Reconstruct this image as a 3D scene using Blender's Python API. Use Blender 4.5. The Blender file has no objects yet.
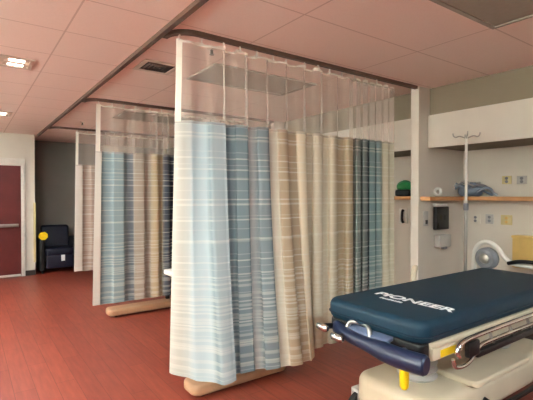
import bpy, bmesh, math, random
from mathutils import Vector, Matrix
random.seed(7)
PI = math.pi
S = bpy.context.scene
C = S.collection
H = 1.57          # camera height
CEIL = 2.75

# ------------------------------------------------------------------ materials
def lin(c):
    return tuple(((v/255)/12.92 if v/255 <= .04045 else ((v/255+.055)/1.055)**2.4) for v in c)

def base_mat(name, rgb, rough=.6, metal=0.0, noise=.06, nscale=14.0, bump=0.0, bscale=60.0, spec=.4):
    m = bpy.data.materials.new(name); m.use_nodes = True
    n, l = m.node_tree.nodes, m.node_tree.links
    b = n['Principled BSDF']
    b.inputs['Roughness'].default_value = rough
    b.inputs['Metallic'].default_value = metal
    b.inputs['Specular IOR Level'].default_value = spec
    tc = n.new('ShaderNodeTexCoord')
    nz = n.new('ShaderNodeTexNoise'); nz.inputs['Scale'].default_value = nscale; nz.inputs['Detail'].default_value = 3
    l.new(tc.outputs['Object'], nz.inputs['Vector'])
    cr = n.new('ShaderNodeValToRGB')
    c = lin(rgb)
    cr.color_ramp.elements[0].position = .3; cr.color_ramp.elements[1].position = .7
    cr.color_ramp.elements[0].color = (*[v*(1-noise) for v in c], 1)
    cr.color_ramp.elements[1].color = (*[min(1, v*(1+noise)) for v in c], 1)
    l.new(nz.outputs['Fac'], cr.inputs['Fac']); l.new(cr.outputs['Color'], b.inputs['Base Color'])
    if bump:
        bn = n.new('ShaderNodeTexNoise'); bn.inputs['Scale'].default_value = bscale
        l.new(tc.outputs['Object'], bn.inputs['Vector'])
        bp = n.new('ShaderNodeBump'); bp.inputs['Strength'].default_value = bump; bp.inputs['Distance'].default_value = .01
        l.new(bn.outputs['Fac'], bp.inputs['Height']); l.new(bp.outputs['Normal'], b.inputs['Normal'])
    return m

def emit_mat(name, rgb, strength):
    m = bpy.data.materials.new(name); m.use_nodes = True
    n, l = m.node_tree.nodes, m.node_tree.links
    b = n['Principled BSDF']
    b.inputs['Base Color'].default_value = (*lin(rgb), 1)
    b.inputs['Emission Color'].default_value = (*lin(rgb), 1)
    b.inputs['Emission Strength'].default_value = strength
    return m

def math_node(n, l, op, a, b=None, clamp=False):
    x = n.new('ShaderNodeMath'); x.operation = op; x.use_clamp = clamp
    for i, v in enumerate((a, b)):
        if v is None: continue
        if isinstance(v, (int, float)): x.inputs[i].default_value = v
        else: l.new(v, x.inputs[i])
    return x.outputs[0]

def floor_mat():
    m = bpy.data.materials.new('red_vinyl_planks'); m.use_nodes = True
    n, l = m.node_tree.nodes, m.node_tree.links
    b = n['Principled BSDF']; b.inputs['Roughness'].default_value = .38
    b.inputs['Specular IOR Level'].default_value = .35
    tc = n.new('ShaderNodeTexCoord')
    mp = n.new('ShaderNodeMapping'); mp.inputs['Rotation'].default_value = (0, 0, PI/2)
    l.new(tc.outputs['Object'], mp.inputs['Vector'])
    br = n.new('ShaderNodeTexBrick')
    br.inputs['Scale'].default_value = 1; br.inputs['Brick Width'].default_value = 1.1
    br.inputs['Row Height'].default_value = .15; br.inputs['Mortar Size'].default_value = .0022
    br.inputs['Color1'].default_value = (*lin((142, 68, 52)), 1)
    br.inputs['Color2'].default_value = (*lin((128, 58, 45)), 1)
    br.inputs['Mortar'].default_value = (*lin((98, 42, 32)), 1)
    l.new(mp.outputs['Vector'], br.inputs['Vector'])
    mg = n.new('ShaderNodeMapping'); mg.inputs['Scale'].default_value = (14, 1.6, 1)
    l.new(tc.outputs['Object'], mg.inputs['Vector'])
    nz = n.new('ShaderNodeTexNoise'); nz.inputs['Scale'].default_value = 2.2; nz.inputs['Detail'].default_value = 6
    l.new(mg.outputs['Vector'], nz.inputs['Vector'])
    cr = n.new('ShaderNodeValToRGB')
    cr.color_ramp.elements[0].position = .3; cr.color_ramp.elements[0].color = (.62, .60, .60, 1)
    cr.color_ramp.elements[1].position = .72; cr.color_ramp.elements[1].color = (1.25, 1.2, 1.2, 1)
    l.new(nz.outputs['Fac'], cr.inputs['Fac'])
    mx = n.new('ShaderNodeMix'); mx.data_type = 'RGBA'; mx.blend_type = 'MULTIPLY'; mx.inputs[0].default_value = .55
    l.new(br.outputs['Color'], mx.inputs[6]); l.new(cr.outputs['Color'], mx.inputs[7])
    l.new(mx.outputs[2], b.inputs['Base Color'])
    return m

def ceiling_mat():
    """2 x 4 ft acoustic tiles: joints at X = 3.03 + 1.22 n, Y = 2.10 + .61 n."""
    m = bpy.data.materials.new('acoustic_tiles'); m.use_nodes = True
    n, l = m.node_tree.nodes, m.node_tree.links
    b = n['Principled BSDF']; b.inputs['Roughness'].default_value = .9; b.inputs['Specular IOR Level'].default_value = .1
    tc = n.new('ShaderNodeTexCoord')
    mp = n.new('ShaderNodeMapping'); mp.inputs['Location'].default_value = (-3.03 + 12.2, -2.10 + 6.1, 0)
    l.new(tc.outputs['Object'], mp.inputs['Vector'])
    sp = n.new('ShaderNodeSeparateXYZ'); l.new(mp.outputs['Vector'], sp.inputs[0])
    fx = math_node(n, l, 'ABSOLUTE', math_node(n, l, 'SUBTRACT', math_node(n, l, 'MODULO', math_node(n, l, 'ADD', sp.outputs[0], .61), 1.22), .61))
    fy = math_node(n, l, 'ABSOLUTE', math_node(n, l, 'SUBTRACT', math_node(n, l, 'MODULO', math_node(n, l, 'ADD', sp.outputs[1], .305), .61), .305))
    d = math_node(n, l, 'MINIMUM', fx, fy)
    g = math_node(n, l, 'LESS_THAN', d, .006)
    nz = n.new('ShaderNodeTexNoise'); nz.inputs['Scale'].default_value = 90; nz.inputs['Detail'].default_value = 3
    l.new(tc.outputs['Object'], nz.inputs['Vector'])
    cr = n.new('ShaderNodeValToRGB')
    cr.color_ramp.elements[0].color = (*lin((232, 212, 200)), 1); cr.color_ramp.elements[1].color = (*lin((241, 222, 211)), 1)
    l.new(nz.outputs['Fac'], cr.inputs['Fac'])
    mx = n.new('ShaderNodeMix'); mx.data_type = 'RGBA'
    l.new(g, mx.inputs[0]); l.new(cr.outputs['Color'], mx.inputs[6]); mx.inputs[7].default_value = (*lin((208, 186, 173)), 1)
    l.new(mx.outputs[2], b.inputs['Base Color'])
    bp = n.new('ShaderNodeBump'); bp.inputs['Strength'].default_value = .15; bp.inputs['Distance'].default_value = .004
    l.new(nz.outputs['Fac'], bp.inputs['Height']); l.new(bp.outputs['Normal'], b.inputs['Normal'])
    return m

def curtain_mat(name, bands, umax):
    """woven cloth: broad vertical colour bands along U, some holding fold shade, thin pale weft lines along V (both in metres)"""
    m = bpy.data.materials.new(name); m.use_nodes = True
    n, l = m.node_tree.nodes, m.node_tree.links
    out = n['Material Output']; b = n['Principled BSDF']
    b.inputs['Roughness'].default_value = .85; b.inputs['Specular IOR Level'].default_value = .15
    uv = n.new('ShaderNodeUVMap'); uv.uv_map = 'UVMap'
    sp = n.new('ShaderNodeSeparateXYZ'); l.new(uv.outputs[0], sp.inputs[0])
    u = math_node(n, l, 'DIVIDE', sp.outputs[0], umax)
    cr = n.new('ShaderNodeValToRGB'); R = cr.color_ramp
    while len(R.elements) < len(bands): R.elements.new(.5)
    for e, (p, c) in zip(R.elements, bands):
        e.position = min(1, p/umax); e.color = (*lin(c), 1)
    l.new(u, cr.inputs['Fac'])
    v = sp.outputs[1]
    def lines(period, offset, width):
        a = math_node(n, l, 'MODULO', math_node(n, l, 'ADD', v, offset), period)
        return math_node(n, l, 'LESS_THAN', a, width)
    fine = math_node(n, l, 'MAXIMUM', math_node(n, l, 'MAXIMUM', lines(.155, .02, .011), lines(.265, .10, .012)), math_node(n, l, 'MULTIPLY', lines(.097, .05, .007), .55))
    low = math_node(n, l, 'LESS_THAN', v, .95)
    dense = math_node(n, l, 'MULTIPLY', math_node(n, l, 'MAXIMUM', lines(.075, .03, .020), lines(.17, .06, .022)), low)
    st = math_node(n, l, 'MAXIMUM', math_node(n, l, 'MULTIPLY', fine, .36), math_node(n, l, 'MULTIPLY', dense, .26))
    nz = n.new('ShaderNodeTexNoise'); nz.inputs['Scale'].default_value = 7
    l.new(uv.outputs[0], nz.inputs['Vector'])
    st = math_node(n, l, 'MULTIPLY', st, math_node(n, l, 'ADD', math_node(n, l, 'MULTIPLY', nz.outputs['Fac'], .9), .45), True)
    mx = n.new('ShaderNodeMix'); mx.data_type = 'RGBA'
    l.new(st, mx.inputs[0]); l.new(cr.outputs['Color'], mx.inputs[6]); mx.inputs[7].default_value = (*lin((228, 226, 214)), 1)
    l.new(mx.outputs[2], b.inputs['Base Color'])
    tl = n.new('ShaderNodeBsdfTranslucent'); l.new(mx.outputs[2], tl.inputs['Color'])
    ms = n.new('ShaderNodeMixShader'); ms.inputs[0].default_value = .05
    l.new(b.outputs[0], ms.inputs[1]); l.new(tl.outputs[0], ms.inputs[2]); l.new(ms.outputs[0], out.inputs['Surface'])
    return m

def net_mat():
    m = bpy.data.materials.new('white_net'); m.use_nodes = True
    n, l = m.node_tree.nodes, m.node_tree.links
    out = n['Material Output']; b = n['Principled BSDF']
    b.inputs['Base Color'].default_value = (*lin((232, 222, 208)), 1); b.inputs['Roughness'].default_value = .8
    tr = n.new('ShaderNodeBsdfTransparent')
    tc = n.new('ShaderNodeTexCoord')
    nz = n.new('ShaderNodeTexNoise'); nz.inputs['Scale'].default_value = 5
    l.new(tc.outputs['Object'], nz.inputs['Vector'])
    f = math_node(n, l, 'ADD', math_node(n, l, 'MULTIPLY', nz.outputs['Fac'], .06), .26)
    ms = n.new('ShaderNodeMixShader')
    l.new(f, ms.inputs[0])
    l.new(tr.outputs[0], ms.inputs[1]); l.new(b.outputs[0], ms.inputs[2]); l.new(ms.outputs[0], out.inputs['Surface'])
    return m

M = dict(
    floor=floor_mat(), ceiling=ceiling_mat(), net=net_mat(),
    white_wall=base_mat('warm_white_paint', (214, 206, 192), .7, noise=.03, nscale=3),
    taupe=base_mat('taupe_bulkhead', (124, 112, 92), .7, noise=.03, nscale=3),  # one even taupe for the bulkhead's upper face and underside
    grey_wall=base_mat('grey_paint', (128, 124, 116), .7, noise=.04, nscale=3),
    door=base_mat('mahogany_door', (86, 22, 19), .55, noise=.15, nscale=5),
    frame=base_mat('pale_frame_paint', (214, 208, 198), .5),
    baseboard=base_mat('dark_rubber_base', (62, 50, 46), .6),
    wood=base_mat('oak_trim', (190, 138, 88), .45, noise=.14, nscale=9),
    rail=base_mat('bronze_rail', (88, 66, 54), .5, noise=.05),
    hem=base_mat('cream_hem', (236, 230, 216), .8, noise=.03),
    plastic_white=base_mat('white_plastic', (226, 222, 212), .4, noise=.02),
    cream=base_mat('cream_plastic', (206, 192, 166), .4, noise=.04, nscale=6),
    tan=base_mat('tan_plastic', (184, 144, 112), .45, noise=.08, nscale=6),
    navy=base_mat('navy_vinyl', (14, 44, 60), .5, noise=.08, nscale=8, bump=.08, bscale=120, spec=.25),
    piping=base_mat('navy_piping', (16, 36, 52), .45),
    navy_plastic=base_mat('navy_plastic', (24, 33, 58), .35, noise=.06),
    chair_vinyl=base_mat('chair_vinyl', (15, 17, 36), .45, noise=.08),
    black=base_mat('black_plastic', (20, 19, 20), .4, noise=.1),
    screen=base_mat('black_screen', (10, 10, 12), .12, noise=.05),
    rubber=base_mat('dark_rubber', (34, 31, 30), .7, noise=.1),
    chrome=base_mat('chrome', (214, 212, 208), .18, 1.0, noise=.02),
    steel=base_mat('brushed_steel', (172, 168, 160), .35, .9, noise=.06),
    grey_plastic=base_mat('grey_plastic', (122, 122, 126), .35, noise=.08),
    light_grey=base_mat('light_grey_plastic', (178, 174, 168), .45, noise=.05),
    blue_grey=base_mat('blue_grey_cable', (116, 128, 142), .5, noise=.1),
    yellow=base_mat('yellow_plastic', (240, 204, 20), .4, noise=.04),
    pale_yellow=base_mat('pale_yellow_plate', (206, 190, 138), .5, noise=.05),
    slate=base_mat('slate_plastic', (86, 98, 124), .35, noise=.06),
    straw=base_mat('straw_plastic', (214, 178, 104), .5, noise=.05),
    green=base_mat('green_plastic', (30, 130, 70), .45, noise=.15),
    print=base_mat('white_print', (232, 234, 234), .6, noise=.02),
    off_lens=base_mat('unlit_lens', (146, 138, 124), .5, noise=.04, nscale=30),
    vent=base_mat('vent_enamel', (206, 188, 172), .5),
    duct=base_mat('duct_grey', (96, 80, 72), .8),
    dark=base_mat('duct_dark', (46, 36, 32), .8),
    lamp=emit_mat('lit_lens', (255, 236, 222), 5.0),
)

# ------------------------------------------------------------------ helpers
def obj(name, bm, mat, parent=None, smooth=True):
    me = bpy.data.meshes.new(name)
    bmesh.ops.recalc_face_normals(bm, faces=bm.faces)
    bm.to_mesh(me); bm.free()
    if smooth:
        for p in me.polygons: p.use_smooth = True
        me.set_sharp_from_angle(angle=math.radians(38))
    me.materials.append(M[mat] if isinstance(mat, str) else mat)
    o = bpy.data.objects.new(name, me); C.objects.link(o)
    if parent: o.parent = parent
    return o

def tag(o, label, cat, group=None, kind=None):
    o['label'] = label; o['category'] = cat
    if group: o['group'] = group
    if kind: o['kind'] = kind
    return o

def thing(name, label, cat, loc=(0, 0, 0), rz=0, group=None):
    o = bpy.data.objects.new(name, None); C.objects.link(o)
    o.location = loc; o.rotation_euler = (0, 0, rz); o.empty_display_size = .1
    return tag(o, label, cat, group)

def struct(name, bm, mat, smooth=False):
    o = obj(name, bm, mat, None, smooth); o['kind'] = 'structure'
    return o

def box(bm, lo, hi, bev=0.0, seg=2):
    r = bmesh.ops.create_cube(bm, size=1)
    vs = r['verts']
    for v in vs:
        v.co = Vector([lo[i] + (v.co[i]+.5)*(hi[i]-lo[i]) for i in range(3)])
    if bev:
        es = {e for v in vs for e in v.link_edges}
        bmesh.ops.bevel(bm, geom=list(es), offset=bev, segments=seg, profile=.6, affect='EDGES')
    return bm

def B(lo, hi, bev=0.0, seg=2):
    return box(bmesh.new(), lo, hi, bev, seg)

def tube(bm, pts, r, seg=10, closed=False):
    pts = [Vector(p) for p in pts]; rings = []
    n = len(pts); up = None
    for i, p in enumerate(pts):
        a = pts[(i-1) % n] if (closed or i) else p
        c = pts[(i+1) % n] if (closed or i < n-1) else p
        t = (c-a).normalized()
        if up is None:
            up = Vector((0, 0, 1)) if abs(t.z) < .9 else Vector((1, 0, 0))
        x = up - t*up.dot(t)
        if x.length < 1e-4: x = t.orthogonal()
        x.normalize(); y = t.cross(x); up = x
        rr = r[i] if isinstance(r, (list, tuple)) else r
        rings.append([bm.verts.new(p + x*math.cos(2*PI*k/seg)*rr + y*math.sin(2*PI*k/seg)*rr) for k in range(seg)])
    for i in range(n if closed else n-1):
        A, D = rings[i], rings[(i+1) % n]
        for k in range(seg):
            bm.faces.new((A[k], A[(k+1) % seg], D[(k+1) % seg], D[k]))
    if not closed:
        bm.faces.new(rings[0][::-1]); bm.faces.new(rings[-1])
    return bm

def lathe(bm, prof, seg=24, center=(0, 0, 0), axis='Z'):
    c = Vector(center); rings = []
    for r, z in prof:
        ring = []
        for k in range(seg):
            a = 2*PI*k/seg; p = Vector((r*math.cos(a), r*math.sin(a), z))
            if axis == 'X': p = Vector((p.z, p.x, p.y))
            if axis == 'Y': p = Vector((p.x, p.z, p.y))
            ring.append(bm.verts.new(c+p))
        rings.append(ring)
    for A, D in zip(rings, rings[1:]):
        for k in range(seg): bm.faces.new((A[k], A[(k+1) % seg], D[(k+1) % seg], D[k]))
    bm.faces.new(rings[0][::-1]); bm.faces.new(rings[-1])
    return bm

def outline(x0, y0, x1, y1, r, n=8):
    """rounded rectangle; r one radius or four (x0y0, x1y0, x1y1, x0y1)"""
    rs = r if isinstance(r, (list, tuple)) else [r]*4
    pts = []
    for (cx, cy, a0), rr in zip(((x0, y0, PI), (x1, y0, 1.5*PI), (x1, y1, 0), (x0, y1, .5*PI)), rs):
        ox = cx + (rr if cx == x0 else -rr); oy = cy + (rr if cy == y0 else -rr)
        for k in range(n+1):
            a = a0 + k/n*PI/2
            pts.append((ox + rr*math.cos(a), oy + rr*math.sin(a)))
    return pts

def slab(bm, pts, z0, z1, bev=0.02, seg=4):
    """vertical prism over an outline with rounded top and bottom rims"""
    n = len(pts); cx = sum(p[0] for p in pts)/n; cy = sum(p[1] for p in pts)/n
    nor = []
    for i in range(n):
        a, c = Vector(pts[i-1]), Vector(pts[(i+1) % n]); t = (c-a).normalized()
        nor.append(Vector((-t.y, t.x)))        # inward for a counter-clockwise outline
    prof = []
    for k in range(seg+1):
        a = k/seg*PI/2; prof.append((bev*(1-math.sin(a)), z0 + bev*(1-math.cos(a))))
    for k in range(seg+1):
        a = k/seg*PI/2; prof.append((bev*(1-math.cos(a)), z1 - bev*(1-math.sin(a))))
    rings = []
    for off, z in prof:
        rings.append([bm.verts.new((p[0]+q.x*off, p[1]+q.y*off, z)) for p, q in zip(pts, nor)])
    for A, D in zip(rings, rings[1:]):
        for k in range(n): bm.faces.new((A[k], A[(k+1) % n], D[(k+1) % n], D[k]))
    bm.faces.new(rings[0][::-1]); bm.faces.new(rings[-1])
    return bm

def arc(c, r, a0, a1, n, plane='XY'):
    out = []
    for k in range(n+1):
        a = a0 + (a1-a0)*k/n; u, v = r*math.cos(a), r*math.sin(a)
        out.append({'XY': (c[0]+u, c[1]+v, c[2]), 'XZ': (c[0]+u, c[1], c[2]+v), 'YZ': (c[0], c[1]+u, c[2]+v)}[plane])
    return out

def smooth_pts(pts, n=6):
    P = [Vector(p) for p in pts]; out = []
    for i in range(len(P)-1):
        p0, p1, p2, p3 = P[max(i-1, 0)], P[i], P[i+1], P[min(i+2, len(P)-1)]
        for k in range(n):
            t = k/n
            out.append(.5*((2*p1)+(-p0+p2)*t+(2*p0-5*p1+4*p2-p3)*t*t+(-p0+3*p1-3*p2+p3)*t**3))
    out.append(P[-1]); return out

# ------------------------------------------------------------------ the setting
XM, XW, XN = 1.155, 4.2, 4.9        # main rail, bulkhead face, niche wall
DIV = (2.77, 5.38, 7.98)            # dividers between the bays
YF, YR = 9.36, 10.3                 # far wall, recess wall
struct('floor', B((-2.5, -2.5, -.05), (XN+.1, YR+.1, 0)), 'floor')
struct('ceiling', B((-2.5, -2.5, CEIL), (XN+.1, YR+.1, CEIL+.05)), 'ceiling')
struct('wall_far', B((-2.5, YF, 0), (1.105, YR, CEIL)), 'white_wall')
struct('wall_recess', B((1.105, YR, 0), (XN, YR+.1, CEIL)), 'grey_wall')
struct('wall_head', B((XN, -2.5, 0), (XN+.1, YR, CEIL)), 'white_wall')
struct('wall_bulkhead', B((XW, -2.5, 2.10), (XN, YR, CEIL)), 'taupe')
struct('trim_1', B((XW-.03, -2.5, 2.09), (XW, DIV[0]-.02, 2.45), .003), 'white_wall')
for i, y in enumerate(DIV):
    struct('wall_partition_%d' % (i+1), B((4.0, y-.02, 0), (XN, y+.08, CEIL), .004), 'white_wall')
    y1 = DIV[i+1]-.02 if i < 2 else YR
    struct('trim_%d' % (i+2), B((XW-.03, y+.08, 2.09), (XW, y1, 2.45), .003), 'white_wall')
struct('wall_left', B((-2.1, -2.5, 0), (-2.0, YF, CEIL)), 'white_wall')
struct('baseboard_far', B((.93, YF-.015, 0), (1.105, YF, .1), .003), 'baseboard')
struct('baseboard_recess', B((1.105, YR-.015, 0), (XN, YR, .1), .003), 'baseboard')
struct('baseboard_head', B((XN-.015, -2.5, 0), (XN, DIV[0]-.02, .1), .003), 'baseboard')

# far door
dr = struct('door_1', B((-.04, YF-.03, .012), (.865, YF, 2.13), .004), 'door')
fm = bmesh.new(); box(fm, (-.12, YF-.05, 2.13), (.93, YF, 2.27), .006); box(fm, (.865, YF-.045, 0), (.93, YF, 2.13), .006); box(fm, (-.12, YF-.045, 0), (-.04, YF, 2.13), .006)
obj('door_frame', fm, 'frame', dr)
pb = bmesh.new(); box(pb, (.0, YF-.10, .96), (.82, YF-.06, 1.02), .01); box(pb, (.03, YF-.07, .97), (.08, YF-.03, 1.01)); box(pb, (.74, YF-.07, .97), (.79, YF-.03, 1.01))
obj('push_bar', pb, 'steel', dr)
obj('door_sweep', B((-.03, YF-.037, .015), (.855, YF-.03, .05), .002), 'frame', dr)

# yellow corner guard on the end of the far wall
tag(obj('corner_guard', B((1.075, YF-.012, .25), (1.117, YF+.03, 1.42), .004), 'pale_yellow'),
    'narrow yellow corner guard on the wall edge right of the red door', 'corner guard')

# ------------------------------------------------------------------ ceiling things
def rail(name, label, pts):
    bm = bmesh.new()
    P = [Vector(p) for p in pts]; rows = []
    for i, p in enumerate(P):
        a, c = P[max(i-1, 0)], P[min(i+1, len(P)-1)]
        t = (c-a).normalized(); q = Vector((-t.y, t.x, 0))*.019
        rows.append([bm.verts.new(p+q+Vector((0, 0, z))) for z in (0, -.032)] + [bm.verts.new(p-q+Vector((0, 0, z))) for z in (-.032, 0)])
    for A, D in zip(rows, rows[1:]):
        for k in range(4): bm.faces.new((A[k], A[(k+1) % 4], D[(k+1) % 4], D[k]))
    bm.faces.new(rows[0][::-1]); bm.faces.new(rows[-1])
    return tag(obj(name, bm, 'rail', smooth=False), label, 'curtain rail', 'dark curtain rails on the ceiling')

rail('curtain_rail', 'long dark ceiling rail running along the open fronts of all the bays', [(XM, -1.5, CEIL), (XM, YF-.02, CEIL)])
RL = ('dark ceiling rail curving in above the nearest striped curtain',
      'dark ceiling rail above the middle curtain, second bay divider from the front',
      'dark ceiling rail above the farthest curtain by the dark recess')
for y, lb in zip(DIV, RL):
    pts = arc((XM+.22, y+.20, CEIL), .18, PI, 1.5*PI, 8)
    pts = [(p[0], p[1]-.02, p[2]) for p in pts] + [(3.98, y, CEIL)]
    rail('curtain_rail', lb, pts)

def troffer(y0, y1, label):
    t = thing('ceiling_light', label, 'ceiling light', (2.425, (y0+y1)/2, CEIL), 0, 'unlit ceiling lights over the bays')
    hx, hy = .605, (y1-y0)/2
    f = bmesh.new()
    for a, b_ in (((-hx, -hy), (hx, -hy+.03)), ((-hx, hy-.03), (hx, hy)), ((-hx, -hy+.03), (-hx+.03, hy-.03)), ((hx-.03, -hy+.03), (hx, hy-.03))):
        box(f, (*a, -.014), (*b_, -.001))
    obj('frame', f, 'off_lens', t, False)
    obj('lens', B((-hx+.03, -hy+.03, -.008), (hx-.03, hy-.03, -.002)), 'off_lens', t, False)
troffer(.88, 1.49, 'unlit grey ceiling light above the blue stretcher')
troffer(3.32, 3.93, 'unlit grey ceiling light seen through the net of the nearest curtain')
troffer(5.95, 6.56, 'unlit grey ceiling light seen through the net of the middle curtain')

def downlight(x, y, label):
    t = thing('corridor_light', label, 'ceiling light', (x, y, CEIL), 0, 'lit corridor ceiling lights')
    f = bmesh.new()
    for lo, hi in (((-.13, -.17), (.13, -.13)), ((-.13, .13), (.13, .17)), ((-.13, -.13), (-.10, .13)), ((.10, -.13), (.13, .13)), ((-.10, -.02), (.10, .02))):
        box(f, (*lo, -.014), (*hi, -.001), .002)
    obj('trim_ring', f, 'vent', t, False)
    for s in (-1, 1): obj('lens', B((-.06, s*.07-.03, -.01), (.06, s*.07+.03, -.002)), 'lamp', t, False)
    obj('backing', B((-.10, -.13, -.0018), (.10, .13, -.001)), 'vent', t, False)
downlight(.37, 4.33, 'small lit corridor ceiling light nearest the camera, with two bright strips')
downlight(.42, 7.15, 'small lit corridor ceiling light nearest the far door')

t = thing('air_vent', 'square ceiling air vent with dark slots beside the long rail', 'air vent', (1.44, 3.74, CEIL))
f = bmesh.new()
for lo, hi in (((-.17, -.17), (.17, -.13)), ((-.17, .13), (.17, .17)), ((-.17, -.13), (-.13, .13)), ((.13, -.13), (.17, .13))):
    box(f, (*lo, -.012), (*hi, -.001), .002)
obj('frame', f, 'vent', t, False)
obj('backing', B((-.13, -.13, -.004), (.13, .13, -.001)), 'dark', t, False)
for k in range(3):
    a = .105 - k*.037
    bm = bmesh.new(); P = [(-a, -a), (a, -a), (a, a), (-a, a)]
    for (x0, y0), (x1, y1) in zip(P, P[1:]+P[:1]):
        vs = [bm.verts.new(v) for v in ((x0, y0, -.004), (x1, y1, -.004), (x1*.88, y1*.88, -.013), (x0*.88, y0*.88, -.013))]
        bm.faces.new(vs)
    o = obj('louver', bm, 'duct', t, False)

def sprinkler(x, y, label):
    t = thing('sprinkler_head', label, 'sprinkler', (x, y, CEIL), 0, 'ceiling sprinklers')
    obj('escutcheon', lathe(bmesh.new(), [(.04, -.001), (.04, -.006), (.02, -.012)]), 'vent', t)
    b_ = lathe(bmesh.new(), [(.012, -.012), (.012, -.045), (.02, -.047), (.02, -.05)]); obj('deflector', b_, 'dark', t)
sprinkler(1.62, 3.02, 'small dark ceiling sprinkler just behind the net of the nearest curtain')
sprinkler(1.54, 7.25, 'small dark ceiling sprinkler left of the middle curtain')

# ------------------------------------------------------------------ curtains
ZB, ZM, ZT = .215, 2.11, 2.685

def make_curtain(label, y, x_start, x_end, bands, corner, fabric_seed, folds, ztop_x, flare=None, bulge=None):
    """folds(s) -> (wavelength, amplitude). Cloth, net, hems and hooks follow one wavy line under the rail."""
    t = thing('privacy_curtain', label, 'curtain', (x_start, y, 0), 0, 'striped privacy curtains between the bays')
    # centre line
    line = []
    if corner:
        a = arc((XM+.195, y+.15, 0), .15, 1.25*PI, 1.5*PI, 12)
        line += [Vector(p) for p in a]
    else:
        line.append(Vector((x_start, y, 0)))
    x = line[-1].x
    while x < x_end:
        x = min(x_end, x+.012); line.append(Vector((x, y, 0)))
    cum = [0]
    for a, b_ in zip(line, line[1:]): cum.append(cum[-1] + (b_-a).length)
    L = cum[-1]
    # arc-length resample
    N = int(L/.008)
    rnd = random.Random(fabric_seed)
    phase, pts = rnd.random()*2, []
    j = 0; ph = phase
    pj = [rnd.uniform(-.6, .6) for _ in range(200)]
    for i in range(N+1):
        s = L*i/N
        while j < len(cum)-2 and cum[j+1] < s: j += 1
        f = (s-cum[j])/max(1e-9, cum[j+1]-cum[j])
        p = line[j].lerp(line[j+1], f); tn = (line[j+1]-line[j]).normalized()
        nn = Vector((tn.y, -tn.x, 0))           # to the camera's side
        wl, am = folds(s/L)
        ph += 2*PI*(L/N)/wl
        k = int(ph/(2*PI)) % 200; g = ph/(2*PI) % 1
        amp = am*(1 + .4*(pj[k]*(1-g) + pj[(k+1) % 200]*g))
        w = amp*(math.sin(ph) + .25*math.sin(2.1*ph+1))
        lat = -.75*amp*math.sin(2*ph)           # leans the folds over, so that the net doubles up
        pts.append((s, p, tn, nn, w, lat))
    us = [0]
    for a, b_ in zip(pts, pts[1:]):
        pa = a[1]+a[3]*a[4]+a[2]*a[5]; pb_ = b_[1]+b_[3]*b_[4]+b_[2]*b_[5]
        us.append(us[-1] + (pb_-pa).length)
    def at(i, z):
        s, p, tn, nn, w, lat = pts[i]
        q = max(0, min(1, (ZT-z)/(ZT-ZB)))
        a = .75 + .40*q
        v = p + nn*(w*a) + tn*(lat*a)
        if flare: v = v + Vector(flare)*(q*max(0, 1-s/.40)**2)
        if bulge: v = v + nn*bulge(s/L)*q*q
        return Vector((v.x-x_start, v.y-y, z))
    def sheet(i0, i1, z0, z1, nz, off=0, scallop=0.0, hemw=0.0):
        bm = bmesh.new(); uvl = bm.loops.layers.uv.new('UVMap'); g = []
        idx = list(range(i0, i1+1))
        for i in idx:
            col = []
            for k in range(nz+1):
                z = z0+(z1-z0)*k/nz
                if scallop and k == nz: z -= scallop*abs(math.sin(PI*pts[i][0]/.16))
                if hemw and k == 0: z += hemw*pts[i][4]
                v = at(i, z); v = v + pts[i][3]*off
                col.append(bm.verts.new(v))
            g.append(col)
        for a in range(len(idx)-1):
            for k in range(nz):
                fc = bm.faces.new((g[a][k], g[a+1][k], g[a+1][k+1], g[a][k+1]))
                for lp, (ii, kk) in zip(fc.loops, ((a, k), (a+1, k), (a+1, k+1), (a, k+1))):
                    lp[uvl].uv = (pts[idx[ii]][0], g[ii][kk].co.z)
        return bm
    cm = curtain_mat('striped_cloth', bands, L)
    fab = obj('cloth', sheet(0, N, ZB, ZM, 22, 0, 0, .25), cm, t)
    net = obj('net_panel', sheet(0, N, ZM-.02, ZT-.02, 6, .001), 'net', t)
    obj('header_tape', sheet(0, N, ZT-.03, ZT, 2, .003, .022), 'hem', t)
    h = max(2, int(.035/.008))
    obj('side_hem', sheet(0, h, ZM-.01, ZT-.01, 6, .003), 'hem', t)
    k = 0; i = 2
    while i < N and k < 60:
        v = at(i, ZT)
        bm = bmesh.new()
        tube(bm, [(v.x, v.y, ZT-.012), (v.x, v.y, ZT+.015), (v.x*.5+(pts[i][1].x-x_start)*.5, v.y*.5+(pts[i][1].y-y)*.5, ZT+.025)], .006, 6)
        box(bm, (v.x-.008, v.y-.005, ZT-.018), (v.x+.008, v.y+.005, ZT-.002))
        obj('hook', bm, 'plastic_white', t)
        i += 20; k += 1
    return t

def px_to_s(px, y, s0, x0):
    """where a band of the cloth lies along a rail at depth y"""
    k = (px-266.5)/420
    return s0 + (.582*y+.813*y*k)/(.813-.582*k) - x0
def bands_of(rows, y, s0, x0, first=None):
    out = []
    for a, b_, c in rows:
        for p in (a, b_):
            q = px_to_s(p, y, s0, x0)
            if first and p < first[1]: q = first[2]*(p-first[0])/(first[1]-first[0])
            out.append((max(0, q), c))
    return out
near_rows = [(178, 181, (206, 206, 197)), (183.5, 189, (182, 181, 172)), (193, 205, (178, 195, 199)), (208, 212, (126, 142, 147)), (215, 221, (166, 180, 183)),  # cloth colours, with fold shade and highlights partly mixed in
    (225, 245, (116, 131, 136)), (248, 252, (176, 180, 178)), (255, 267, (120, 131, 135)), (271, 275, (216, 208, 188)), (279, 295, (168, 150, 126)),
    (298, 303, (228, 214, 186)), (307, 309, (186, 170, 144)), (313, 331, (214, 204, 180)), (335, 350, (182, 166, 138)), (355, 363, (128, 136, 130)), (365, 367, (40, 48, 58))]
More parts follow.
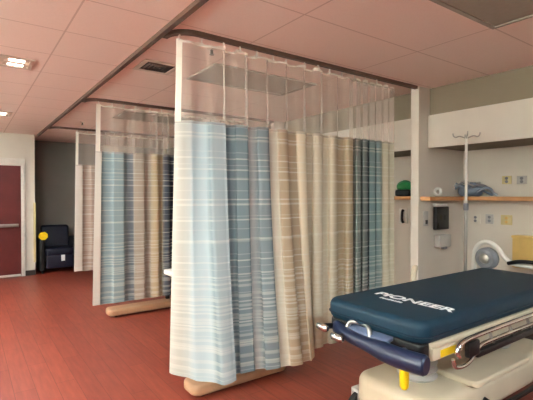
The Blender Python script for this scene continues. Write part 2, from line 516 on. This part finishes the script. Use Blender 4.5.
tail_rows = [(369, 377, (122, 142, 140)), (379.5, 381, (206, 198, 172)), (382.5, 387, (72, 92, 92)), (389, 396, (84, 66, 58))]
nb = bands_of(near_rows + tail_rows, DIV[0], .118, 1.35, (178, 196, .14))
nb = [b_ for k, b_ in enumerate(nb) if not (k % 2 and near_rows+tail_rows and (k//2 in (0, 1, 3, 11)))][:32]
def folds_near(q):
    if q < .14: return .26, .020
    if q < .72: return .20, .032
    return .10, .036
def bulge_near(q):
    e = min(1, max(0, (q-.14)/.26))
    b_ = .15*math.exp(-((q-.11)/.055)**2) + .04 + .16*e*e*(3-2*e)
    return b_*min(1, max(0, q/.05))*(1 if q < .45 else max(0, 1-(q-.45)/.045))
make_curtain('nearest striped curtain, widest, blue then beige, its net hung from a curved rail', DIV[0], 1.244, 3.62, nb,
    True, 3, folds_near, None, (.03, .20, 0), bulge_near)
def folds_mid(q):
    return (.26, .026) if q < .3 else (.16, .035)
mb = bands_of([(97, 101, (226, 220, 208)), (104, 126, (142, 158, 160)), (129.6, 131.6, (116, 122, 128)), (133, 151, (172, 161, 147)), (154, 163, (190, 172, 142)), (165, 170, (78, 84, 94)), (172, 178, (44, 48, 58)), (185, 215, (110, 128, 132)), (230, 300, (180, 160, 132))], DIV[1], 0, 1.300)
make_curtain('middle striped curtain, half blue and half beige, partly hidden by the nearest one', DIV[1], 1.300, 3.4, mb,
    False, 5, folds_mid, None, (-.05, .02, 0))
make_curtain('farthest striped curtain, narrow strip in view beside the dark recess', DIV[2], 1.597, 3.2,
    [(0, (228, 218, 206)), (.07, (222, 210, 198)), (.10, (178, 158, 144)), (.3, (172, 150, 136)), (.5, (190, 170, 142)), (1, (110, 128, 132))],
    False, 8, folds_mid, None, (-.03, .02, 0))

# ------------------------------------------------------------------ overbed tables behind the curtains
def overbed_table(x, y, label):
    t = thing('overbed_table', label, 'table', (x, y, 0), 0, 'overbed tables behind the curtains')
    obj('base', slab(bmesh.new(), outline(0, 0, .92, .24, .07), .018, .10, .025), 'tan', t)
    for cx, cy in ((.09, .05), (.09, .19), (.83, .05), (.83, .19)):
        cs = obj('caster', lathe(bmesh.new(), [(.012, -.011), (.02, -.011), (.02, .011), (.012, .011)], 16, (cx, cy, .02), 'Y'), 'rubber', t)
    obj('column', B((.80, .10, .115), (.85, .15, .895), .008), 'rubber', t)
    obj('tabletop', slab(bmesh.new(), outline(-.015, .09, .87, .58, .03), .888, .925, .008), 'plastic_white', t)
    obj('crossbar', B((.15, .11, .865), (.85, .14, .895), .005), 'steel', t)
overbed_table(1.40, 2.90, 'overbed table whose tan base shows under the nearest curtain')
overbed_table(1.47, 5.47, 'overbed table whose tan base shows under the middle curtain')

# ------------------------------------------------------------------ recliner in the recess
t = thing('recliner_chair', 'dark navy recliner chair with yellow and white tags in the dark recess', 'chair', (1.54, 9.62, 0))
obj('seat', slab(bmesh.new(), outline(-.26, -.30, .26, .26, .05), .34, .50, .04), 'chair_vinyl', t)
bk = slab(bmesh.new(), outline(-.27, .14, .27, .30, .05), .42, .93, .05)
for v in bk.verts: v.co.y += (v.co.z-.42)*.25
obj('backrest', bk, 'chair_vinyl', t)
obj('front_panel', slab(bmesh.new(), outline(-.25, -.31, .25, -.26, .02), .10, .36, .02), 'chair_vinyl', t)
for s in (-1, 1):
    a = slab(bmesh.new(), outline(s*.315-.055, -.30, s*.315+.055, .28, .04), .06, .70, .03)
    arm = obj('armrest', a, 'black', t)
    for yy in (-.24, .22): obj('caster', lathe(bmesh.new(), [(.015, -.012), (.03, -.012), (.03, .012), (.015, .012)], 16, (s*.315, yy, .03), 'X'), 'rubber', t)
dm = bmesh.new()
vs = [dm.verts.new((-.30+.085*math.cos(k*PI/4+PI/8), -.312, .76+.085*math.sin(k*PI/4+PI/8))) for k in range(8)]
r = bmesh.ops.extrude_face_region(dm, geom=[dm.faces.new(vs)])
for v in r['geom']:
    if isinstance(v, bmesh.types.BMVert): v.co.y += .01
o = obj('yellow_tag', dm, 'yellow', t, False); o['label'] = 'yellow octagonal tag on the chair arm'
obj('tag_post', B((-.315, -.305, .66), (-.285, -.29, .80), .003), 'black', t)
o = obj('white_tag', B((.02, -.322, .24), (.09, -.311, .36), .003), 'print', t); o['label'] = 'small white tag on the chair front'

# ------------------------------------------------------------------ near stretcher (foot at X=2.0, head at the niche)
t = thing('stretcher', 'hospital stretcher with navy mattress and cream base, foot end toward the curtain', 'stretcher', (2.0, 1.67, 0))
st = t
W = .37
mt = obj('mattress', slab(bmesh.new(), outline(-.07, -W, 1.96, W, (.10, .07, .07, .10), 10), .765, .895, .045, 6), 'navy', t)
pp = [(*p, .812) for p in outline(-.072, -W-.002, 1.962, W+.002, (.10, .07, .07, .10), 10)]
obj('piping', tube(bmesh.new(), pp, .005, 6, True), 'piping', mt)
def lettering(txt, size, loc, parent, name='lettering', stretch=1.0, bold=.0):
    cu = bpy.data.curves.new('text', 'FONT'); cu.body = txt; cu.size = size; cu.align_x = 'CENTER'; cu.extrude = .0006; cu.offset = bold
    o = bpy.data.objects.new('text', cu); C.objects.link(o)
    bpy.context.view_layer.update()
    me = bpy.data.meshes.new_from_object(o.evaluated_get(bpy.context.evaluated_depsgraph_get()))
    bpy.data.objects.remove(o)
    me.transform(Matrix.Diagonal((stretch, 1, 1, 1)))
    me.transform(Matrix.Rotation(-PI/2, 4, 'Z'))
    me.materials.clear(); me.materials.append(M['print'])
    n = bpy.data.objects.new(name, me); C.objects.link(n); n.location = loc; n.parent = parent
    return n
lt = lettering('PIONEER', .115, (.27, -.045, .8956), mt, 'lettering', 1.24, .003)
lt['label'] = 'white printed word on the navy mattress'
sm = bmesh.new(); yy = .14
for k in range(8):
    w = (.016, .020, .014, .018, .020, .012, .018, .016)[k]
    box(sm, (.205, yy-w, .8951), (.228 if k % 3 else .234, yy-.002, .8962)); yy -= w+.005
obj('small_lettering', sm, 'print', mt, False)
# deck and frame
obj('deck', slab(bmesh.new(), outline(.05, -W+.01, 1.97, W-.01, .05), .73, .765, .012), 'cream', t)
fr = bmesh.new()
for s in (-1, 1): box(fr, (.05, s*.33-.025, .665), (1.97, s*.33+.025, .733), .01)
for x in (.10, .75, 1.4, 1.9): box(fr, (x, -.33, .67), (x+.05, .33, .725), .005)
obj('frame', fr, 'cream', t)
obj('foot_panel', slab(bmesh.new(), outline(-.035, -.34, .055, .35, .03), .675, .766, .012), 'black', t)
# foot bar
fb = bmesh.new()
tube(fb, smooth_pts([(.02, .31, .725), (-.06, .25, .722), (-.12, .08, .718), (-.14, -.12, .714), (-.145, -.29, .71), (-.12, -.43, .708)], 8),
     [.022+.016*min(1, k/8) for k in range(20)]+[.038+.016*min(1, k/7) for k in range(20)]+[.045], 14)
foot = obj('foot_bar', fb, 'navy_plastic', t)
cp = slab(bmesh.new(), outline(-.10, -.16, .03, .17, .03), .735, .765, .01)
for v in cp.verts: v.co.z += (v.co.x+.10)*.25 - .012
obj('control_panel', cp, 'slate', foot)
fh = bmesh.new()
tube(fh, smooth_pts([(-.09, .15, .74), (-.07, .13, .785), (-.05, .06, .79), (-.07, -.01, .785), (-.09, -.04, .74)], 6), .014, 10)
obj('lift_handle', fh, 'steel', foot)
for (x, y, z) in ((-.16, .285, .732), (-.185, .13, .712)):
    kb = bmesh.new(); tube(kb, [(x+.11, y-.01, z-.008), (x+.02, y, z), (x, y-.005, z)], [.016, .020, .022], 14)
    kr = obj('grip_arm', kb, 'black', foot)
    kb = bmesh.new(); tube(kb, [(x, y+.045, z+.004), (x-.004, y+.03, z+.004), (x-.004, y-.03, z-.002), (x, y-.045, z-.002)], [.016, .024, .024, .016], 14)
    o = obj('grip_knob', kb, 'chrome', foot); o['label'] = 'chrome end grip'
for y in (-.24, .24):
    obj('bar_support', tube(bmesh.new(), [(.08, y, .705), (-.10, y, .713)], .02, 10), 'grey_plastic', foot)
yk = bmesh.new(); lathe(yk, [(.012, .0), (.022, -.006), (.025, -.03), (.023, -.105), (.014, -.12)], 14, (-.125, -.30, .665))
o = obj('release_grip', yk, 'yellow', foot); o['label'] = 'yellow hanging release grip'
rod = bmesh.new(); tube(rod, [(-.125, -.30, .66), (-.125, -.30, .70)], .008, 8); obj('grip_rod', rod, 'steel', foot)
# side rails, folded down
def side_rail(s):
    y = s*.405
    rm = bmesh.new()
    tube(rm, smooth_pts([(.22, y, .70), (.20, y, .735), (.26, y, .775), (.45, y, .785), (1.10, y, .785), (1.45, y, .78), (1.52, y, .74), (1.50, y, .70)], 7), .014, 10)
    rl = obj('side_rail', rm, 'chrome', t)
    lm = bmesh.new(); tube(lm, smooth_pts([(.16, y, .70), (.18, y, .655), (.26, y, .640), (.34, y, .655), (.44, y, .715), (.60, y, .725), (1.3, y, .72), (1.5, y, .70)], 7), .012, 10)
    obj('lower_tube', lm, 'chrome', rl)
    for x in (.55, .80, 1.05, 1.3):
        sm_ = bmesh.new(); tube(sm_, [(x, y, .78), (x+.07, y-s*.01, .70), (x+.09, y-s*.03, .655)], .011, 8)
        obj('strut', sm_, 'steel', rl)
    hg = bmesh.new()
    box(hg, (.40, y-.02 if s > 0 else y-.012, .655), (1.42, y+.012 if s > 0 else y+.02, .695), .01)
    box(hg, (.30, y-.016, .675), (.42, y+.016, .765), .012)
    obj('rail_hinge', hg, 'black', rl)
    for o_ in [rl]+list(rl.children): o_.data.transform(Matrix.Translation((0, 0, -.03)))
    return rl
side_rail(-1); far = side_rail(1)
tb = bmesh.new(); tube(tb, smooth_pts([(.98, .405, .78), (.97, .415, .87), (.99, .42, .96), (1.02, .42, .985)], 5), [.022]*10+[.024, .026, .022, .018, .014, .01], 12)
obj('rail_latch', tb, 'cream', far)
ylab = obj('warning_label', B((.12, -.3585, .675), (.28, -.3548, .715)), 'yellow', t); ylab['label'] = 'yellow label on the cream frame side'
# columns and base hood
for x in (.42, 1.42):
    cb = bmesh.new(); prof = []
    for k in range(14): prof.append((.13 if k % 2 else .112, .372 + k*.29/13))
    obj('lift_column', lathe(cb, prof, 24, (x, 0, 0)), 'light_grey', t)
hood = bmesh.new()
slab(hood, outline(.12, -.30, 1.84, .30, (.12, .12, .12, .12), 8), .15, .375, .06, 6)
obj('base_hood', hood, 'cream', t)
tray = bmesh.new(); slab(tray, outline(.55, -.335, 1.30, .335, .05), .37, .41, .015)
obj('storage_tray', tray, 'cream', t)
pe = bmesh.new(); tube(pe, smooth_pts([(.70, -.30, .26), (.72, -.37, .24), (.90, -.39, .235), (1.25, -.39, .235), (1.42, -.37, .24), (1.44, -.30, .26)], 5), .016, 8)
obj('pedal_bar', pe, 'black', t)
for x in (.30, 1.80):
    for s in (-1, 1):
        cst = bmesh.new()
        lathe(cst, [(.03, -.022), (.088, -.022), (.096, -.014), (.096, .014), (.088, .022), (.03, .022)], 28, (x-.08, s*.335, .097), 'Y')
        w = obj('caster', cst, 'rubber', t)
        fk = bmesh.new(); box(fk, (x-.11, s*.335-.034, .09), (x+.04, s*.335-.025, .215), .004); box(fk, (x-.11, s*.335+.025, .09), (x+.04, s*.335+.034, .215), .004); box(fk, (x-.11, s*.335-.034, .20), (x+.06, s*.335+.034, .225), .005)
        obj('fork', fk, 'light_grey', w)
        obj('hubcap', lathe(bmesh.new(), [(.04, -.024), (.03, -.026), (.03, .026), (.04, .024)], 20, (x-.08, s*.335, .097), 'Y'), 'light_grey', w)
# head end: push handles
ph = bmesh.new(); tube(ph, smooth_pts([(1.985, .455, .80), (1.985, .455, .95), (1.985, .44, 1.05), (1.985, .385, 1.115), (1.985, .31, 1.125), (1.985, .24, 1.085), (1.985, .17, 1.00), (1.985, .10, .955), (1.985, -.05, .945), (1.985, -.33, .93)], 6), .021, 12)
hd = obj('push_handle', ph, 'plastic_white', t)
hub = bmesh.new(); lathe(hub, [(.03, -.05), (.08, -.045), (.103, -.02), (.103, .02), (.08, .045), (.03, .05)], 24, (1.985, .33, .975), 'X')
hb = obj('handle_hub', hub, 'grey_plastic', hd); hb['label'] = 'grey round hub inside the white handle arch'
obj('hub_cap', lathe(bmesh.new(), [(.02, -.068), (.045, -.06), (.05, -.045)], 20, (1.985, .33, .975), 'X'), 'steel', hb)
gp = bmesh.new(); tube(gp, smooth_pts([(1.96, .13, .955), (1.94, .03, .985), (1.94, -.10, .99), (1.94, -.16, .97)], 5), .017, 12)
obj('handle_grip', gp, 'black', hd)
obj('head_board', slab(bmesh.new(), outline(1.965, -.34, 2.06, .36, .03), .79, .865, .015), 'light_grey', t)
# IV pole on the far head corner
iv = tube(bmesh.new(), [(1.97, .53, 1.45), (1.97, .53, 2.13)], .012, 12)
pole = obj('infusion_pole', iv, 'plastic_white', t)
for a in (0, .5*PI, PI, 1.5*PI):
    c, s = math.cos(a+.6), math.sin(a+.6)
    hk = bmesh.new(); tube(hk, smooth_pts([(1.97, .53, 2.12), (1.97+.06*c, .53+.06*s, 2.145), (1.97+.095*c, .53+.095*s, 2.135), (1.97+.115*c, .53+.115*s, 2.15), (1.97+.12*c, .53+.12*s, 2.175)], 4), .006, 8)
    obj('hook', hk, 'steel', pole)
obj('lower_tube', tube(bmesh.new(), [(1.97, .53, .70), (1.97, .53, 1.47)], .014, 12), 'steel', pole)
cl = bmesh.new(); lathe(cl, [(.018, 1.42), (.024, 1.43), (.024, 1.48), (.018, 1.49)], 16, (1.97, .53, 0)); obj('collar', cl, 'grey_plastic', pole)
br = bmesh.new(); box(br, (1.945, .34, .69), (1.99, .55, .745), .006); obj('pole_bracket', br, 'steel', pole)

# ------------------------------------------------------------------ the headwall's things
def back_y(px):
    k = (px-266.5)/420; return (.813*XN-.582*XN*k)/(.582+.813*k)
def back(px, py):
    y = back_y(px); d = .813*y+.582*XN
    return y, H+(195-py)*d/420
SH = 1.553
def shelf(y0, y1, label):
    bm = bmesh.new()
    box(bm, (4.68, y0, SH-.045), (XN, y1, SH), .004)
    box(bm, (4.03, y1-.12, SH-.045), (4.68, y1, SH), .004)
    return tag(obj('wall_shelf', bm, 'wood', smooth=False), label, 'shelf', 'wooden shelves in the headwall niches')
shelf(-.5, DIV[0]-.02, 'wooden wall shelf above the head of the blue stretcher')
shelf(DIV[0]+.08, DIV[1]-.02, 'wooden wall shelf behind the nearest curtain, carrying a green bag')

# cable bundle on the near shelf
y0 = back_y(452); y1 = back_y(490)
t = cbl = thing('cable_bundle', 'blue grey bundle of coiled cables lying on the shelf above the stretcher', 'cables', (4.79, (y0+y1)/2, SH))
for k in range(9):
    cy = -.17 + .042*k + random.uniform(-.01, .01); ry = .075+.02*random.random(); rx = .05+.02*random.random(); z = .014+.045*math.sin(PI*(k+.5)/9)+.010*(k % 2)
    tl = random.uniform(-.25, .25); z *= 1.3
    pts = []
    for j in range(22):
        a = 2*PI*j/22
        pts.append((rx*math.cos(a), cy+ry*math.sin(a)*.9, max(.010, z+tl*.06*math.cos(a)+.035*math.sin(a*2+k)*.5+.012)))
    obj('cable_coil', tube(bmesh.new(), pts, .0095, 8, True), ('blue_grey', 'grey_plastic', 'blue_grey', 'light_grey')[k % 4], t)
cf = bmesh.new()
slab(cf, outline(-.055, -.15, .055, .06, .05), .002, .085, .035)
obj('pressure_cuff', cf, 'blue_grey', t)
pl = bmesh.new(); tube(pl, smooth_pts([(.0, -.12, .09), (-.03, -.20, .075), (0, -.26, .02), (.01, -.28, .012)], 6), .011, 8)
obj('cable_end', pl, 'grey_plastic', t)
cbl.scale = (1.25, 1.3, 1.45)
# tape roll
yt = back_y(437)
rl_ = bmesh.new(); tube(rl_, arc((0, 0, .052), .036, 0, 2*PI*23/24, 23, 'YZ'), .016, 10, True)
tp = tag(obj('tape_roll', rl_, 'plastic_white'), 'small white ring of tape standing on the shelf left of the cables', 'tape'); tp.location = (4.28, DIV[0]-.075, SH)
# things on the far shelf
yg = back_y(410)
g = slab(bmesh.new(), outline(-.09, -.14, .09, .10, .06), 0, .09, .025); tag(obj('supply_pouch', g, 'black'), 'black pouch on the shelf just right of the nearest curtain', 'pouch').location = (4.79, yg+.02, SH)
g = bmesh.new(); bmesh.ops.create_icosphere(g, subdivisions=3, radius=1)
for v in g.verts:
    q = v.co.copy(); v.co = Vector((q.x*.085, q.y*.12, max(-.04, q.z*.075*(1+.2*math.sin(5*q.x+3*q.y)))))
tag(obj('green_bag', g, 'green'), 'crumpled green bag lying on top of the black pouch', 'bag').location = (4.79, yg-.0, SH+.1305)

# wall plates
def plate(px, py, w, h, mat, name, label, hole='grey_plastic', slots=2):
    y, z = back(px, py)
    t = thing(name, label, 'outlet', (XN, y, z), 0, 'outlets on the headwall')
    obj('cover', B((-.012, -w/2, -h/2), (-.0005, w/2, h/2), .003), mat, t)
    for k in range(slots):
        zz = (k-(slots-1)/2)*h*.4
        obj('socket', lathe(bmesh.new(), [(.012, -.016), (.017, -.015), (.017, -.012)], 14, (0, 0, zz), 'X'), hole, t)
plate(507, 180, .10, .09, 'pale_yellow', 'wall_outlet', 'yellow outlet plate on the wall above the shelf, right of the cables')
plate(522, 180, .10, .09, 'light_grey', 'wall_outlet', 'grey outlet plate on the wall above the shelf, farthest right')
plate(476, 219, .12, .10, 'white_wall', 'wall_outlet', 'off white outlet plate under the shelf by the thin pole', 'grey_plastic')
plate(490, 219, .09, .11, 'light_grey', 'wall_outlet', 'grey outlet plate under the shelf, middle of three')
plate(507, 220, .12, .11, 'pale_yellow', 'wall_outlet', 'yellow outlet plate under the shelf, right of the grey one', 'straw')

# on the partition: black screen with bracket and a box below
FY = DIV[0]-.02
t = thing('wall_monitor', 'black wall monitor on the side of the white partition under the shelf', 'monitor', (4.40, FY, 1.31))
obj('housing', B((-.16, -.06, -.13), (.10, -.02, .13), .012), 'black', t)
obj('screen', B((-.145, -.064, -.115), (.085, -.0595, .115), .002), 'screen', t)
obj('bracket', B((-.14, -.05, .128), (.08, -.001, .165), .006), 'plastic_white', t)
obj('wall_mount', B((-.06, -.021, -.08), (.06, -.0005, .08), .004), 'grey_plastic', t)
t = thing('wall_dispenser', 'grey wall box on the partition just below the black monitor', 'dispenser', (4.41, FY, 1.06))
obj('body', B((-.12, -.07, -.08), (.12, -.0005, .06), .012), 'light_grey', t)
obj('nozzle', B((-.03, -.075, -.10), (.03, -.03, -.075), .004), 'grey_plastic', t)
t = thing('wall_switch', 'small wall switch on the partition left of the black monitor', 'switch', (4.13, FY, 1.31))
obj('cover', B((-.04, -.010, -.08), (.04, -.0005, .08), .003), 'light_grey', t)
obj('button', B((-.018, -.018, -.06), (.018, -.009, -.015), .003), 'black', t)
# beyond the curtain: telephone handset on the far niche wall
y, z = back(404, 216)
t = thing('wall_handset', 'dark slim handset on the wall right of the nearest curtain', 'handset', (XN, y, z))
obj('cradle', B((-.03, -.06, -.10), (-.0005, .06, .10), .006), 'plastic_white', t)
hs = bmesh.new(); tube(hs, smooth_pts([(-.045, -.02, .085), (-.065, -.02, .05), (-.068, -.02, -.05), (-.045, -.02, -.085)], 5), .018, 10)
obj('receiver', hs, 'black', t)
# tan bin
y, z = back(531, 251)
t = thing('wall_bin', 'tan yellow bin on the wall beyond the stretcher head, at the right edge', 'bin', (XN, y, z-.18))
bn = B((-.13, -.17, 0), (-.0005, .13, .32), .012)
obj('body', bn, 'straw', t)
obj('lid', B((-.14, -.175, .318), (-.0005, .135, .345), .006), 'straw', t)

# ------------------------------------------------------------------ light
def area(name, loc, size, power, rgb, size_y=None, rot=(0, 0, 0)):
    l = bpy.data.lights.new(name, 'AREA'); l.energy = power; l.size = size; l.color = lin(rgb)
    if size_y: l.shape = 'RECTANGLE'; l.size_y = size_y
    o = bpy.data.objects.new(name, l); C.objects.link(o); o.location = loc; o.rotation_euler = rot
    return o
warm = (224, 243, 250)
def point(name, loc, power, rgb=warm, rad=.12):
    l = bpy.data.lights.new(name, 'POINT'); l.energy = power; l.color = lin(rgb); l.shadow_soft_size = rad
    o = bpy.data.objects.new(name, l); C.objects.link(o); o.location = loc
area('corridor_lamp', (.35, 4.33, CEIL-.02), .22, 16, warm, .3)
area('corridor_lamp', (.42, 7.15, CEIL-.02), .22, 20, warm, .3)
area('corridor_lamp', (.20, 1.5, CEIL-.02), .5, 14, warm, .5)
area('corridor_lamp', (.20, -1.3, CEIL-.02), .6, 34, warm, .6)
area('added_headwall_fill', (2.4, -1.6, CEIL-.02), 1.2, 60, warm, .6)  # added unseen lamp behind the camera, brightening the headwall
for y, p in ((-1.2, 150), (1.8, 160), (4.8, 140), (7.6, 80)):      # added unseen lamps by the left wall, aimed up to brighten the ceiling
    area('added_ceiling_wash', (-1.85, y, 1.85), .25, p, warm, 1.2, (0, math.radians(180-30), 0))
w = bpy.data.worlds.new('ambient'); S.world = w; w.use_nodes = True
w.node_tree.nodes['Background'].inputs['Color'].default_value = (*lin((244, 246, 250)), 1)
w.node_tree.nodes['Background'].inputs['Strength'].default_value = .08

# ------------------------------------------------------------------ camera
cd = bpy.data.cameras.new('camera'); cam = bpy.data.objects.new('camera', cd); C.objects.link(cam)
cam.location = (0, 0, H); cam.rotation_euler = (math.radians(90-.68), 0, math.radians(-35.6))
cd.sensor_width = 36; cd.lens = 420/533*36; cd.clip_start = .05
S.camera = cam
S.view_settings.view_transform = 'Standard'; S.view_settings.look = 'None'
S.view_settings.exposure = 0.82; S.view_settings.gamma = 1; S.view_settings.use_curve_mapping = False
S.cycles.max_bounces = 8; S.cycles.transparent_max_bounces = 24
